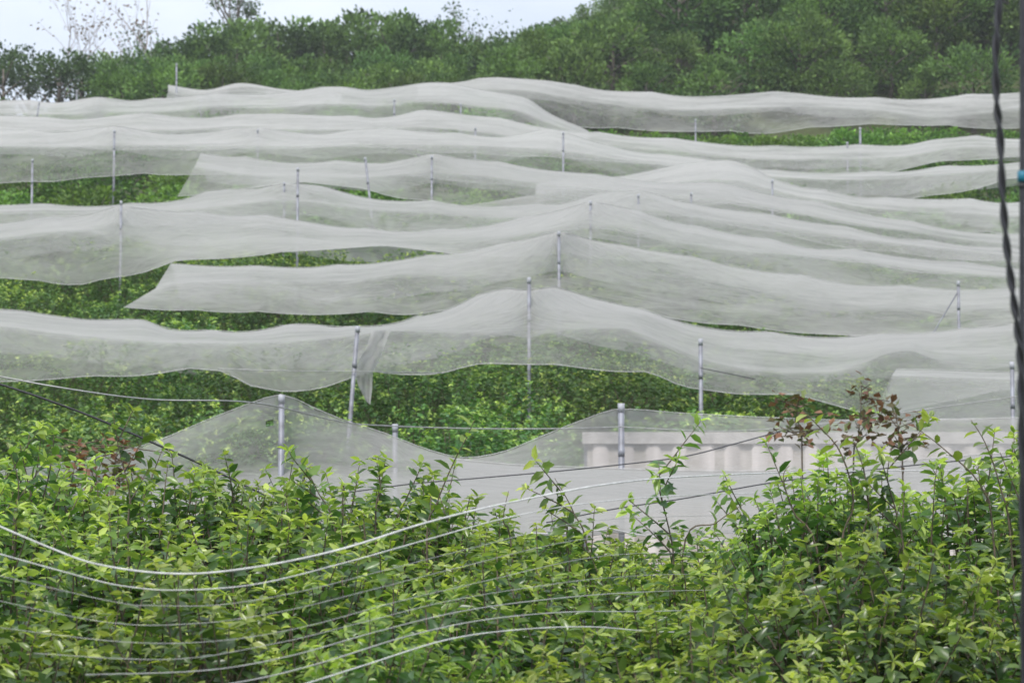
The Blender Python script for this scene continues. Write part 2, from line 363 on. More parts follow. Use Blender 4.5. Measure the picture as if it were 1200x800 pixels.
# px, py of the crown top, distance, size factor, proto, turn, label
NB = [
 (705, 640, 12.0, 1.1, 2, 2.2, 'shaded bush under the left end of the low bunched net hem'),
 (760, 668, 10.6, 1.0, 2, .5, 'shaded bush directly under the hem of the low bunched net'),
 (880, 660, 10.8, 1.0, 0, 3.5, 'shaded bush under the net hem, left of the tall open bush'),
 (300, 570, 9.8, .95, 3, 5.0, 'narrow bush directly in front of the peaked net post'),
 (490, 585, 9.6, .95, 2, 2.9, 'leafy bush below the right slope of the peaked net'),
 (60, 560, 10.4, 1.0, 3, 1.4, 'leafy bush at far left behind the edge bush, near the rusty shrub'),
 (680, 662, 8.3, .9, 2, 4.6, 'leafy bush just right of centre where the white lines end'),
 (-40, 540, 9.2, 1.0, 0, .3, 'bright green leafy bush at the left edge of the foreground, filling the picture corner'),
 (190, 556, 9.6, 1.05, 2, 1.9, 'dense leafy bush in front of the left slope of the peaked front net'),
 (400, 560, 9.9, 1.0, 1, 4.0, 'leafy bush with pale new tips just right of the peaked front net post'),
 (600, 632, 9.0, .95, 0, 5.1, 'middle foreground bush whose shoots stand against the low dip of the front net'),
 (330, 612, 8.0, 1.0, 2, .9, 'large leafy bush crossed by the white sagging lines, below the peaked net'),
 (80, 620, 7.8, 1.0, 1, 2.6, 'leafy bush at lower left where the thickest white line begins'),
 (800, 664, 9.0, .85, 3, 2.2, 'narrow bush with tall thin shoots in front of the lower net hem'),
 (985, 560, 8.3, .92, 3, 3.6, 'tall open bush with arching top shoots in front of the corrugated wall'),
 (1180, 545, 8.6, 1.05, 0, .8, 'tall leafy bush beside the hanging black cables'),
 (560, 680, 7.4, .95, 2, 3.0, 'dark leafy bush at bottom centre under the fan of white lines'),
 (200, 705, 6.7, .95, 0, 4.4, 'lowest bush at bottom left, nearest the camera under the white lines'),
 (820, 690, 7.6, .95, 1, 1.2, 'low shaded bush at bottom between the middle bush and the tall open one'),
 (1040, 640, 7.2, 1.0, 2, 5.6, 'broad bush with drooping pale tips at bottom right'),
 (440, 745, 6.3, .8, 3, .2, 'small bush at the very bottom just left of centre'),
 (690, 770, 6.3, .85, 1, 5.3, 'small dark bush at the very bottom just right of centre'),
 (1240, 680, 6.9, .95, 1, 3.9, 'leafy bush cut by the lower right corner of the picture'),
 (-60, 700, 6.6, .9, 2, 3.3, 'leafy bush cut by the lower left corner of the picture'),
 (900, 765, 6.2, .85, 0, 2.0, 'low bush at the very bottom in front of the broad right bush'),
]
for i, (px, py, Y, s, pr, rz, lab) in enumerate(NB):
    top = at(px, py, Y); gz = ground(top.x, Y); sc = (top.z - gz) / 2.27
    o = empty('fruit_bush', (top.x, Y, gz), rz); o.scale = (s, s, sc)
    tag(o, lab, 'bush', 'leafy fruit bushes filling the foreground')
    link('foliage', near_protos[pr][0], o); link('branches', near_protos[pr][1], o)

def sprig(pts, r, lab, seed, sub=0, leaf=.06, young=.7, Y=None):
    """a long lone branch reaching out of the foreground bushes"""
    rs = random.Random(seed); out = []; tw = MB(); P = [at(*p) for p in pts]
    root = P[0].copy(); root.z = ground(root.x, root.y)
    q = smooth_pts([root - Vector((0, 0, .05)), root.lerp(P[0], .6) + Vector((.03, 0, 0))] + P, 26); m = len(q)
    tw.tube(q, [r * (1 - .8 * k / (m - 1)) for k in range(m)], 6)
    L = [(b - a).length for a, b in zip(P, P[1:])]; Lt = sum(L)
    acc = 0; n = int(Lt / .022); ph = 0
    for k in range(n):
        t = k / n; d = t * Lt; j = 0
        while j < len(L) - 1 and d > L[j]: d -= L[j]; j += 1
        p = P[j].lerp(P[j + 1], min(1, d / L[j])); di = (P[j + 1] - P[j]).normalized()
        ph += 2.4; a = di.orthogonal().normalized(); b = di.cross(a); o = a * math.cos(ph) + b * math.sin(ph)
        ld = (o + di * .5 + Vector((0, 0, rs.uniform(-.4, .1)))).normalized(); s = leaf * rs.uniform(.7, 1.25)
        out.append((p, ld, Vector((rs.gauss(0, .3), rs.gauss(0, .3), 1)), s, s * .5, leaf_col(rs, min(1, max(0, .2 + (t - (1 - young)) / young * .8 * rs.uniform(.5, 1.1))))))
        if sub and k % max(1, n // sub) == 2 and t < .93:
            shoot(rs, p, di * .6 + o * .8 + Vector((0, 0, .3)), rs.uniform(.12, .26), out, tw, leaf=leaf, young=.6, r0=.003)
    root_o = empty('leafy_sapling', root)
    def shift(mb):
        mb.v = [v - root for v in mb.v]
    shift(tw); tw.build('stem', M_twig, root_o)
    fm = leaf_mesh('foliage', [tuple(o[0] - root) for o in out], [tuple(o[1]) for o in out], [tuple(o[2]) for o in out], [o[3] for o in out], [o[4] for o in out], [o[5] for o in out], M_leaf, True)
    link('foliage', fm, root_o)
    tag(root_o, lab, 'sapling', 'long thin stems rising above the foreground bushes')
def smooth_pts(P, n):
    P = [Vector(p) for p in P]; out = []
    m = len(P) - 1
    for i in range(n + 1):
        t = i / n * m; k = min(int(t), m - 1); u = t - k
        p0 = P[max(k - 1, 0)]; p1 = P[k]; p2 = P[k + 1]; p3 = P[min(k + 2, m)]
        out.append(0.5 * ((2 * p1) + (p2 - p0) * u + (2 * p0 - 5 * p1 + 4 * p2 - p3) * u * u + (3 * p1 - p0 - 3 * p2 + p3) * u ** 3))
    return out
SPR = [
 ([(150, 640, 8.6), (152, 580, 8.6), (140, 530, 8.6), (132, 482, 8.6)], 'thin stem with drooping pale leaves standing up at left beside the black wire', 4),
 ([(15, 640, 8.4), (22, 570, 8.4), (8, 518, 8.4)], 'short pale-tipped stem at the left edge above the bushes', 3),
 ([(500, 640, 9), (512, 590, 9), (530, 545, 9), (548, 510, 9), (556, 492, 9)], 'wispy stem with small round leaf at its tip in front of the hedge gap', 1),
 ([(690, 660, 8.4), (672, 600, 8.4), (650, 560, 8.4)], 'slim stem rising just right of the middle foreground bush', 4),
 ([(790, 690, 8.2), (788, 640, 8.2), (775, 580, 8.2), (772, 540, 8.2)], 'upright stem with tight pale leaf whorls in front of the white net fold', 6),
 ([(800, 650, 8.2), (840, 612, 8.2), (872, 590, 8.2)], 'side branch leaning right across the lower net hem', 5),
 ([(985, 660, 8), (1000, 590, 8), (985, 530, 8), (955, 495, 8), (940, 480, 8)], 'arching branch bending left over the corrugated wall', 9),
 ([(1010, 660, 8), (1018, 600, 8), (1012, 550, 8), (998, 510, 8)], 'dark leafy branch in the middle of the tall right bush', 9),
 ([(960, 660, 8), (930, 600, 8), (918, 560, 8), (925, 545, 8)], 'leafy branch on the left side of the tall right bush', 7),
 ([(1060, 660, 8), (1050, 600, 8), (1040, 560, 8), (1045, 525, 8)], 'thin branch on the right side of the tall right bush', 5),
 ([(1165, 640, 8), (1150, 570, 8), (1105, 525, 8), (1072, 500, 8)], 'long branch leaning left from the bush by the black cables', 8),
 ([(1185, 640, 8), (1172, 570, 8), (1155, 520, 8), (1138, 492, 8)], 'upright pale-leaved branch beside the black cables', 9),
 ([(1210, 640, 8), (1196, 590, 8), (1180, 550, 8), (1172, 530, 8)], 'leafy branch reaching up behind the black cables', 7),
 ([(330, 620, 9), (338, 570, 9), (345, 530, 9)], 'short stem in front of the galvanised post of the peaked net', 5),
 ([(395, 640, 9), (372, 575, 9), (352, 540, 9)], 'leaning stem just right of the peaked net post', 5),
 ([(440, 620, 9), (446, 570, 9), (440, 535, 9)], 'slender stem against the right slope of the peaked net', 5),
 ([(600, 650, 9), (590, 610, 9), (596, 575, 9)], 'short leafy stem in front of the dip of the front net', 5),
]
for i, (p, lab, sub) in enumerate(SPR):
    sprig(p, .0055, lab, 100 + i, sub)

# red-brown shrubs
def dry_sprig(pts, lab, seed):
    rs = random.Random(seed); out = []; tw = MB(); P = [at(*p) for p in pts]; root = P[0].copy(); root.z = ground(root.x, root.y)
    q = smooth_pts([root] + P, 20); tw.tube(q, [.009 * (1 - .7 * k / 20) for k in range(21)], 5)
    for k in range(9, 21):
        for _ in range(2):
            e = q[k] + Vector((rs.gauss(0, .11), rs.gauss(0, .11), rs.uniform(-.05, .10))); tw.tube([q[k], e], [.006, .003], 4, False)
            for _ in range(4):
                c = np.array(rs.choice(((.13, .055, .035), (.17, .08, .05), (.09, .07, .035), (.11, .13, .045)))) * rs.uniform(.8, 1.3)
                s = rs.uniform(.06, .10); out.append((e + Vector((rs.gauss(0, .045), rs.gauss(0, .045), rs.gauss(0, .045))), Vector((rs.gauss(0, 1), rs.gauss(0, 1), rs.gauss(-.2, .6))), Vector((rs.gauss(0, .5), rs.gauss(0, .5), 1)), s, s * .6, c))
    o = empty('red_leaved_shrub', root); tw.v = [v - root for v in tw.v]; tw.build('stem', M_twig, o)
    link('foliage', leaf_mesh('foliage', [tuple(a[0] - root) for a in out], [tuple(a[1]) for a in out], [tuple(a[2]) for a in out], [a[3] for a in out], [a[4] for a in out], [a[5] for a in out], M_leafm, False), o)
    tag(o, lab, 'shrub')
dry_sprig([(1000, 560, 19.0), (1005, 520, 19.0), (1008, 490, 19.0), (1010, 452, 19.0)], 'tall shrub with reddish brown leaves in front of the diagonal net edge at right', 5)
dry_sprig([(940, 540, 19.2), (938, 510, 19.2), (932, 466, 19.2)], 'thin reddish stem with few leaves left of the taller red shrub', 6)
dry_sprig([(1058, 560, 19.2), (1055, 525, 19.2), (1050, 486, 19.2)], 'low red-brown shrub in front of the net panel at right', 8)
dry_sprig([(105, 600, 18.5), (100, 560, 18.5), (98, 520, 18.5)], 'rust red shrub between the left bushes and the dark hedge', 9)
dry_sprig([(130, 600, 18.0), (132, 560, 18.0), (138, 522, 18.0)], 'small rusty red shrub beside the left slope of the front net', 12)

# ------------------------------------------------------------------ nets
def curve(pts, n):
    """smooth x -> y interpolation (monotone cubic), n samples spread evenly over x"""
    xs = [p[0] for p in pts]; ys = [p[1] for p in pts]; m = len(xs)
    if m == 2: return [(xs[0] + (xs[1] - xs[0]) * i / (n - 1), ys[0] + (ys[1] - ys[0]) * i / (n - 1)) for i in range(n)]
    d = [(ys[i + 1] - ys[i]) / (xs[i + 1] - xs[i]) for i in range(m - 1)]
    t = [d[0]] + [0.5 * (d[i - 1] + d[i]) if d[i - 1] * d[i] > 0 else 0 for i in range(1, m - 1)] + [d[-1]]
    for i in range(m - 1):
        if abs(d[i]) < 1e-9: t[i] = t[i + 1] = 0; continue
        a, b = t[i] / d[i], t[i + 1] / d[i]; s = a * a + b * b
        if s > 9: k = 3 / math.sqrt(s); t[i] = k * a * d[i]; t[i + 1] = k * b * d[i]
    out = []
    for k in range(n):
        x = xs[0] + (xs[-1] - xs[0]) * k / (n - 1); i = 0
        while i < m - 2 and x > xs[i + 1]: i += 1
        h = xs[i + 1] - xs[i]; u = (x - xs[i]) / h
        out.append((x, (2 * u**3 - 3 * u * u + 1) * ys[i] + (u**3 - 2 * u * u + u) * h * t[i] + (-2 * u**3 + 3 * u * u) * ys[i + 1] + (u**3 - u * u) * h * t[i + 1]))
    return out
NETS = []; HEMS = []
def net(T, B, F=None, YT=30, YF=None, YB=None, lab='', mat=None, pulls=(), amp=0.10, seed=0, back=1.2, n=170):
    """a draped sheet: T = ridge line over the posts, F = shoulder over the front wire, B = hanging hem"""
    mat = mat or M_net; YF = YF or YT - 2.6; YB = YB or YF - 0.35
    cT = curve(T, n); cB = curve(B, n)
    # small secondary tents where the ridge rests on hidden stakes, and scallops along the hem
    rq = random.Random(seed * 13 + 5)
    def scallop(c, A, lo, hi):
        ks = [c[0][0] - 40]
        while ks[-1] < c[-1][0] + 200: ks.append(ks[-1] + rq.uniform(lo, hi))
        am = [rq.uniform(.3, 1) * A for _ in ks]; o_ = []
        for x, y in c:
            i = max(k for k in range(len(ks)) if ks[k] <= x); u = (x - ks[i]) / (ks[i + 1] - ks[i])
            e = min(1, (x - c[0][0]) / 60, (c[-1][0] - x) / 60)
            o_.append((x, y + am[i] * (1 - (2 * u - 1) ** 2) * e - A * .3 * e))
        return o_
    if n > 60:
        cT = scallop(cT, 4.2 if YT < 30 else 5.0, 70, 150) if YT > 30 else cT
        cB = scallop(cB, 4.5, 60, 140)
    if F is None: F = [(a[0], a[1] * .55 + b[1] * .45) for a, b in zip(cT[::8] + [cT[-1]], cB[::8] + [cB[-1]])]
    cF = curve(F, n) if len(F) > 1 else cT
    def depth(x, Y, w):
        y = Y
        for (px, amt) in pulls: y -= amt * math.exp(-abs(x - px) / 45.0) * w
        return y
    rT = [at(x, y, depth(x, YT, 1)) for x, y in cT]; rF = [at(x, y, depth(x, YF, .0)) for x, y in cF]; rB = [at(x, y, YB) for x, y in cB]
    scl = YT / 30
    if n > 100: HEMS.append((YB, cB))
    NR, NF = 12, 9
    rows = []
    for j in range(NF + 1):          # hem -> shoulder
        v = j / NF; w = math.sin(math.pi * v) if j else 0; row = []
        for i in range(n):
            p = rB[i].lerp(rF[i], v)
            nz = noise.fractal(Vector((p.x * .35 + seed * 7.7, v * 2.2, seed)), 1.0, 2.0, 4)
            nz2 = noise.noise(Vector((p.x * 1.7 + seed, v * 1.3, 5 + seed)))
            w *= min(1, i / 14, (n - 1 - i) / 14); n3 = noise.noise(Vector((p.x * 4.3 + seed, v * 3.1, 8 + seed)))
            p = p + Vector((0, (nz * .26 + nz2 * .10 + n3 * .05) * amp * 3 * w + .12 * w * scl, -nz * amp * .35 * w)); row.append(p)
        rows.append(row)
    for j in range(1, NR + 1):       # shoulder -> ridge
        v = j / NR; w = math.sin(math.pi * v); row = []
        for i in range(n):
            p = rF[i].lerp(rT[i], v)
            nz = noise.fractal(Vector((p.x * .22 + seed * 3.1, v * 3.0, seed + 9)), 1.0, 2.0, 4)
            nz2 = noise.noise(Vector((p.x * 1.1 + seed, v * 5, 2 + seed)))
            w *= min(1, i / 14, (n - 1 - i) / 14); n3 = noise.noise(Vector((p.x * 3.7 + seed, v * 9, 4 + seed)))
            p = p + Vector((0, 0, (nz * .9 + nz2 * .25 + n3 * .12) * amp * w - .10 * w * scl)); row.append(p)
        rows.append(row)
    if back:                          # a short drop behind the ridge
        for j in range(1, 4):
            rows.append([p + Vector((0, back * j / 3, -back * .45 * (j / 3) ** 1.4)) for p in rT])
    hole = None
    if seed == 1:                     # the small tear left of the peak
        hp_ = at(318, 492, 22.6)
        best = 9
        for j in range(len(rows) - 5):
            for i in range(n - 1):
                c = (rows[j][i] + rows[j + 1][i + 1]) / 2; d_ = abs(c.x / c.y - hp_.x / hp_.y) + abs(c.z / c.y - hp_.z / hp_.y)
                if d_ < best: best = d_; hole = (j, i)
    V = [p for r_ in rows for p in r_]; m = len(rows)
    o0 = Vector((rF[n // 2].x, YF, ground(rF[n // 2].x, YF)))
    fc = [(j * n + i, j * n + i + 1, (j + 1) * n + i + 1, (j + 1) * n + i) for j in range(m - 1) for i in range(n - 1) if (j, i) != hole]
    uv = []; acc = [0.0] * n
    for j, r_ in enumerate(rows):
        for i, p in enumerate(r_):
            if j: acc[i] += (p - rows[j - 1][i]).length
            uv.append((p.x, acc[i]))
    root = empty('orchard_net', o0)
    link('net_sheet', mesh('net_sheet', [v - o0 for v in V], fc, mat, True, None, uv), root)
    hem = MB().tube([v - o0 for v in rows[0][::2] + [rows[0][-1]]], .005 * max(1, scl * .75), 5); hem.build('hem_cord', M_hem, root)
    rg = MB().tube([v - o0 + Vector((0, 0, .008)) for v in rT[::2] + [rT[-1]]], .004 * max(1, scl * .75), 5); rg.build('ridge_cord', M_hem, root)
    tag(root, lab, 'net', 'white orchard nets draped up the hillside'); NETS.append(root)
    return root

# --- front tent-like net and the pale fold in front of it
net(T=[(-150, 578), (0, 553), (60, 545), (170, 522), (250, 490), (300, 471), (330, 463), (362, 476), (400, 492), (450, 508), (500, 527), (545, 537), (590, 530), (630, 514), (680, 494), (728, 480), (800, 485), (900, 490), (1000, 493), (1100, 492), (1200, 490), (1350, 486)],
    F=[(-150, 610), (0, 600), (170, 575), (330, 545), (450, 552), (545, 560), (640, 552), (728, 545), (900, 550), (1350, 545)],
    B=[(-150, 650), (330, 640), (700, 625), (1350, 620)], YT=23.0, YF=22.65, YB=21.0, mat=M_net_near, pulls=[(330, .5), (728, .6)], amp=.03, seed=1, back=0,
    lab='nearest white net rising to a sharp peak over its post, with a small torn hole')
net(T=[(535, 539), (600, 545), (700, 549), (850, 553), (950, 551), (1030, 544), (1100, 537), (1200, 530), (1350, 522)],
    F=[(535, 575), (600, 580), (700, 585), (850, 588), (1000, 584), (1200, 575), (1350, 570)],
    B=[(535, 632), (600, 628), (700, 620), (760, 628), (850, 634), (950, 632), (1100, 628), (1350, 618)], YT=20.4, YF=19.7, YB=19.3, mat=M_net_near, amp=.10, seed=2, back=.5,
    lab='low bunched white net hanging in front of the corrugated wall')
# --- second tier
net(T=[(-150, 352), (0, 363), (60, 370), (110, 375), (165, 376), (200, 386), (250, 388), (295, 385), (330, 382), (365, 380), (400, 384), (425, 382), (480, 374), (520, 361), (560, 347), (598, 338), (620, 341), (643, 337), (700, 350), (750, 363), (800, 377), (850, 386), (900, 390), (1000, 393), (1100, 389), (1200, 378), (1350, 365)],
    F=[(-150, 372), (0, 383), (100, 395), (200, 402), (300, 402), (400, 396), (460, 388), (550, 391), (650, 388), (725, 386), (770, 402), (830, 425), (900, 437), (960, 438), (1010, 428), (1040, 415), (1065, 412), (1100, 424), (1200, 432), (1350, 430)],
    B=[(-150, 452), (0, 448), (80, 443), (160, 438), (240, 432), (262, 433), (290, 450), (330, 458), (380, 452), (415, 441), (440, 436), (500, 436), (545, 431), (570, 425), (650, 428), (740, 436), (760, 437), (800, 452), (850, 460), (920, 462), (960, 468), (1000, 478), (1030, 486), (1100, 470), (1200, 455), (1350, 450)],
    YT=33.5, YF=31.1, YB=30.7, pulls=[(620, 2.0)], amp=.12, seed=3, lab='widest net, peaked above the hedge gap, with a long see-through front curtain')
net(T=[(1050, 433), (1100, 434), (1200, 437), (1350, 440)], F=[(1045, 440), (1100, 442), (1200, 445), (1350, 448)], B=[(1020, 492), (1100, 492), (1200, 490), (1350, 492)],
    YT=27.5, YF=27, YB=26.8, amp=.04, seed=4, n=60, lab='flat net panel with a slanting left edge above the corrugated wall at right')
# --- third tier
net(T=[(200, 309), (260, 312), (350, 313), (400, 311), (450, 305), (520, 298), (580, 288), (620, 280), (655, 272), (700, 283), (750, 292), (800, 300), (860, 312), (950, 325), (1050, 335), (1130, 340), (1200, 338), (1350, 330)],
    F=[(182, 338), (205, 332), (260, 330), (400, 330), (470, 322), (560, 326), (640, 322), (700, 328), (760, 345), (830, 352), (900, 358), (1000, 365), (1200, 362), (1350, 352)],
    B=[(145, 360), (200, 363), (300, 366), (400, 366), (510, 365), (560, 363), (650, 362), (740, 366), (800, 373), (860, 381), (950, 390), (1000, 394), (1100, 392), (1200, 376), (1350, 370)],
    YT=42, YF=40.4, YB=39.6, pulls=[(655, 1.6)], amp=.14, seed=5, lab='net with a swept pointed left corner hanging above the dark hedge strip')
net(T=[(-150, 275), (0, 262), (60, 255), (100, 250), (142, 243), (200, 248), (300, 252), (350, 258), (420, 268), (500, 270), (560, 266), (620, 254), (660, 243), (692, 234), (740, 246), (800, 262), (870, 275), (940, 287), (1000, 293), (1100, 305), (1200, 315), (1350, 322)],
    F=[(-150, 292), (0, 283), (100, 272), (160, 290), (220, 292), (300, 285), (400, 284), (500, 286), (600, 278), (692, 262), (800, 283), (900, 296), (1000, 305), (1100, 318), (1350, 335)],
    B=[(-150, 322), (0, 325), (50, 330), (100, 331), (130, 326), (170, 318), (205, 307), (260, 301), (320, 297), (400, 290), (450, 289), (500, 293), (560, 300), (640, 296), (700, 300), (800, 310), (900, 322), (1000, 335), (1100, 345), (1350, 350)],
    YT=47, YF=45, YB=44.4, pulls=[(142, 1.6), (692, 1.6)], amp=.16, seed=6, lab='net whose left part hangs low over the green hedge, above the swept corner')
# --- fourth tier
net(T=[(-150, 236), (0, 240), (60, 240), (120, 240), (210, 234), (260, 222), (300, 218), (333, 213), (380, 220), (440, 231), (500, 236), (560, 240), (640, 240), (700, 228), (748, 224), (800, 238), (870, 248), (940, 258), (1000, 268), (1100, 284), (1200, 292), (1350, 300)],
    F=[(-150, 246), (0, 250), (120, 249), (240, 244), (333, 236), (440, 246), (560, 254), (640, 256), (748, 248), (870, 262), (1000, 280), (1200, 300), (1350, 310)],
    B=[(-150, 270), (0, 268), (60, 262), (120, 262), (240, 262), (400, 275), (560, 275), (700, 268), (800, 285), (940, 300), (1100, 318), (1350, 330)],
    YT=53, YF=51, YB=50.5, pulls=[(333, 1.4), (748, 1)], amp=.16, seed=7, lab='long low net just below the left hedge strip and its short grey post')
net(T=[(235, 180), (300, 186), (360, 189), (440, 190), (510, 182), (560, 187), (620, 197), (700, 206), (780, 214), (850, 216), (900, 226), (1000, 246), (1100, 266), (1200, 275), (1350, 284)],
    F=[(228, 196), (300, 206), (400, 208), (510, 204), (620, 214), (700, 222), (850, 236), (1000, 262), (1200, 288), (1350, 298)],
    B=[(208, 230), (270, 224), (330, 214), (400, 218), (500, 236), (640, 243), (800, 252), (1000, 290), (1350, 318)],
    YT=60, YF=58, YB=57.5, pulls=[(510, 1.2)], amp=.18, seed=8, lab='net with a slanting left edge ending at the upper left hedge strip')
net(T=[(628, 216), (660, 210), (720, 206), (780, 196), (850, 188), (900, 205), (960, 222), (1020, 232), (1080, 233), (1200, 236), (1350, 240)],
    B=[(530, 243), (720, 242), (850, 240), (1000, 262), (1100, 270), (1350, 278)],
    YT=64, YF=62, YB=61.5, amp=.2, seed=18, mat=M_net_far, lab='upper right net directly below the small green opening')
# --- fifth tier
net(T=[(-150, 150), (0, 152), (60, 155), (134, 149), (200, 155), (260, 153), (302, 150), (380, 157), (450, 150), (520, 156), (580, 158), (640, 152), (700, 166), (760, 180), (830, 186), (900, 200), (1000, 203), (1100, 196), (1200, 190), (1350, 184)],
    F=[(-150, 170), (0, 172), (134, 172), (300, 172), (450, 170), (640, 176), (760, 192), (900, 207), (1000, 211), (1100, 204), (1200, 198), (1350, 194)],
    B=[(-150, 212), (0, 214), (60, 212), (100, 206), (190, 204), (226, 202), (300, 206), (450, 205), (640, 220), (760, 230), (900, 236), (1000, 236), (1070, 232), (1140, 220), (1200, 208), (1350, 204)],
    YT=70, YF=67.5, YB=67, pulls=[(134, 1.5), (302, 1.5)], amp=.2, seed=9, mat=M_net_far, lab='broad upper net whose hem runs above the left hedge strip')
net(T=[(-150, 138), (0, 136), (80, 140), (160, 134), (240, 138), (330, 132), (420, 137), (500, 130), (560, 136), (640, 148), (700, 156), (760, 161), (820, 166), (900, 172), (1000, 171), (1060, 168), (1100, 161), (1200, 160), (1350, 156)],
    B=[(-150, 172), (0, 172), (200, 176), (400, 172), (560, 180), (700, 188), (800, 196), (900, 206), (1000, 205), (1100, 190), (1200, 184), (1350, 180)],
    YT=77, YF=74.5, YB=74, amp=.22, seed=10, mat=M_net_far, lab='upper net whose right ridge borders the dark green strip')
net(T=[(-150, 122), (0, 117), (60, 120), (115, 112), (160, 118), (235, 111), (300, 110), (340, 107), (400, 103), (430, 106), (460, 103), (505, 98), (560, 104), (615, 116), (648, 134), (690, 154)],
    B=[(-150, 150), (0, 152), (115, 150), (235, 148), (400, 146), (505, 148), (600, 152), (690, 166)],
    YT=85, YF=82, YB=81.5, pulls=[(115, 1.5), (235, 1.5)], amp=.22, seed=11, mat=M_net_far, lab='topmost long net on the left, along the foot of the trees')
net(T=[(490, 100), (540, 97), (590, 90), (640, 93), (680, 102), (740, 107), (800, 112), (860, 110), (912, 109), (990, 115), (1050, 116), (1120, 113), (1200, 106), (1350, 98)],
    F=[(490, 106), (600, 106), (680, 118), (740, 126), (800, 130), (880, 127), (960, 126), (1030, 130), (1100, 138), (1150, 133), (1200, 127), (1350, 120)],
    B=[(490, 112), (600, 124), (680, 148), (740, 151), (800, 152), (880, 155), (940, 151), (1000, 147), (1060, 146), (1120, 148), (1200, 148), (1350, 146)],
    YT=90, YF=87.5, YB=87, amp=.2, seed=12, mat=M_net_far, lab='topmost net on the right, along the foot of the wooded hill')
net(T=[(197, 100), (240, 106), (282, 98), (330, 105), (400, 110)], B=[(195, 115), (240, 118), (282, 118), (330, 120), (400, 122)], YT=89, YF=88, YB=87.5, n=50, amp=.12, seed=13, mat=M_net_far, back=.6,
    lab='small net scrap below the trees, beside the highest post')

# torn strip hanging by the leaning post
s0 = at(437, 388, 30.5); sv = []; sf = []
prof = [((436, 388), (458, 386)), ((430, 405), (452, 402)), ((420, 424), (446, 418)), ((416, 440), (437, 436)), ((420, 452), (436, 456)), ((429, 470), (434, 474))]
for (a, b) in prof:
    for k in range(5):
        t = k / 4; p = at(a[0] + (b[0] - a[0]) * t, a[1] + (b[1] - a[1]) * t, 30.45 + .06 * math.sin(t * 9 + a[1] * .1)); sv.append(p - s0)
for j in range(5):
    for i in range(4): sf.append((j * 5 + i, j * 5 + i + 1, j * 5 + i + 6, j * 5 + i + 5))
ts = link('torn_net_strip', mesh('torn_net_strip', sv, sf, M_rag, True, None, [(v.x, v.z) for v in sv])); ts.location = s0
tag(ts, 'narrow torn strip of net dangling beside the leaning post left of centre', 'net strip')

# ------------------------------------------------------------------ posts
def post(px, top, Y, lab, r=.03, lean=0.0, brace=False, dark=False):
    r *= .78 if Y < 45 else .66; p = at(px, top, Y); gz = ground(p.x, Y) - .15; b = Vector((p.x - lean, Y, gz))
    o = empty('steel_post', b); d = p - b
    k = MB().tube([(0, 0, 0), d], r, 10); k.build('pole', M_steel, o)
    MB().tube([d - Vector((0, 0, .07)), d + Vector((0, 0, .012))], r * 1.12, 10).build('post_cap', M_cap, o)
    MB().tube([d * .86 - Vector((0, 0, .05)), d * .86 + Vector((0, 0, .03))], r * 1.12, 8).build('wire_clamp', M_steel, o)
    if brace: MB().tube([d - Vector((0, 0, .15)), Vector((-1.1, -.2, d.z * .35))], r * .55, 6).build('brace', M_steel, o)
    tag(o, lab, 'post', 'galvanised posts holding up the nets')
for a in [
 (330, 464, 22.45, 'thick post inside the sharp peak of the nearest net', .035),
 (728, 474, 22.3, 'post standing in front of the left end of the corrugated wall', .037),
 (463, 498, 24.6, 'short post showing above the nearest net in the hedge gap', .035),
 (419, 383, 30.2, 'leaning post beside the torn strip of net', .036, .25),
 (821, 398, 30.3, 'post with a clamp in front of the curtain at right of centre', .033),
 (620, 326, 31.4, 'post piercing the twin peak of the widest net', .03),
 (655, 272, 40.3, 'post at the highest peak of the net above centre', .032),
 (1123, 330, 38.6, 'thin post with a slanting brace behind the right net', .03, 0, True),
 (1186, 425, 26.6, 'faint post beside the cables at the right edge', .03),
 (142, 236, 45.2, 'dark-looking post above the green patch at left', .035),
 (692, 236, 45.3, 'post just right of centre under a small net peak', .035),
 (349, 197, 50.2, 'taller of the two close posts left of centre', .04),
 (333, 214, 51.4, 'shorter of the two close posts left of centre', .034),
 (428, 185, 54.5, 'tilted post right of the two close posts', .042, -.45),
 (506, 183, 57.6, 'post between the tilted one and the net peak above centre', .04),
 (38, 187, 56.0, 'bright post standing before the left hedge strip', .04),
 (134, 153, 67.3, 'post rising behind the left hedge strip', .05),
 (302, 152, 68.2, 'faint post in the middle of the upper left net', .04),
 (748, 228, 51.4, 'faint post on the long low net right of centre', .035),
 (810, 226, 56.0, 'faint post farther right on the long low net', .035),
 (660, 155, 67.0, 'dark slim post above centre where the two upper nets meet', .045),
 (557, 150, 73.2, 'small post on the upper middle net', .045),
 (462, 117, 80.5, 'short post on the topmost left net near the centre', .045),
 (540, 122, 80.5, 'short faint post on the topmost left net nearest the centre', .04),
 (235, 118, 83.3, 'thin post on the topmost left net under its small peak', .045),
 (115, 118, 83.2, 'thin post at the left peak of the topmost left net', .04),
 (46, 120, 81.0, 'faint leaning post at the far left of the topmost net', .04, .4),
 (207, 75, 88.0, 'highest post, standing bright against the trees at upper left', .05),
 (90, 106, 88.0, 'short white post under the trees at upper left', .045),
 (815, 140, 79.5, 'pale post crossing the dark green strip at left of it', .045),
 (1008, 150, 77.5, 'bright post crossing the dark green strip at right', .055),
 (993, 167, 76.5, 'shorter post beside the bright one at the dark green strip', .045),
 (905, 211, 61, 'faint post on the hazy nets at upper right', .04),
]: post(*a)

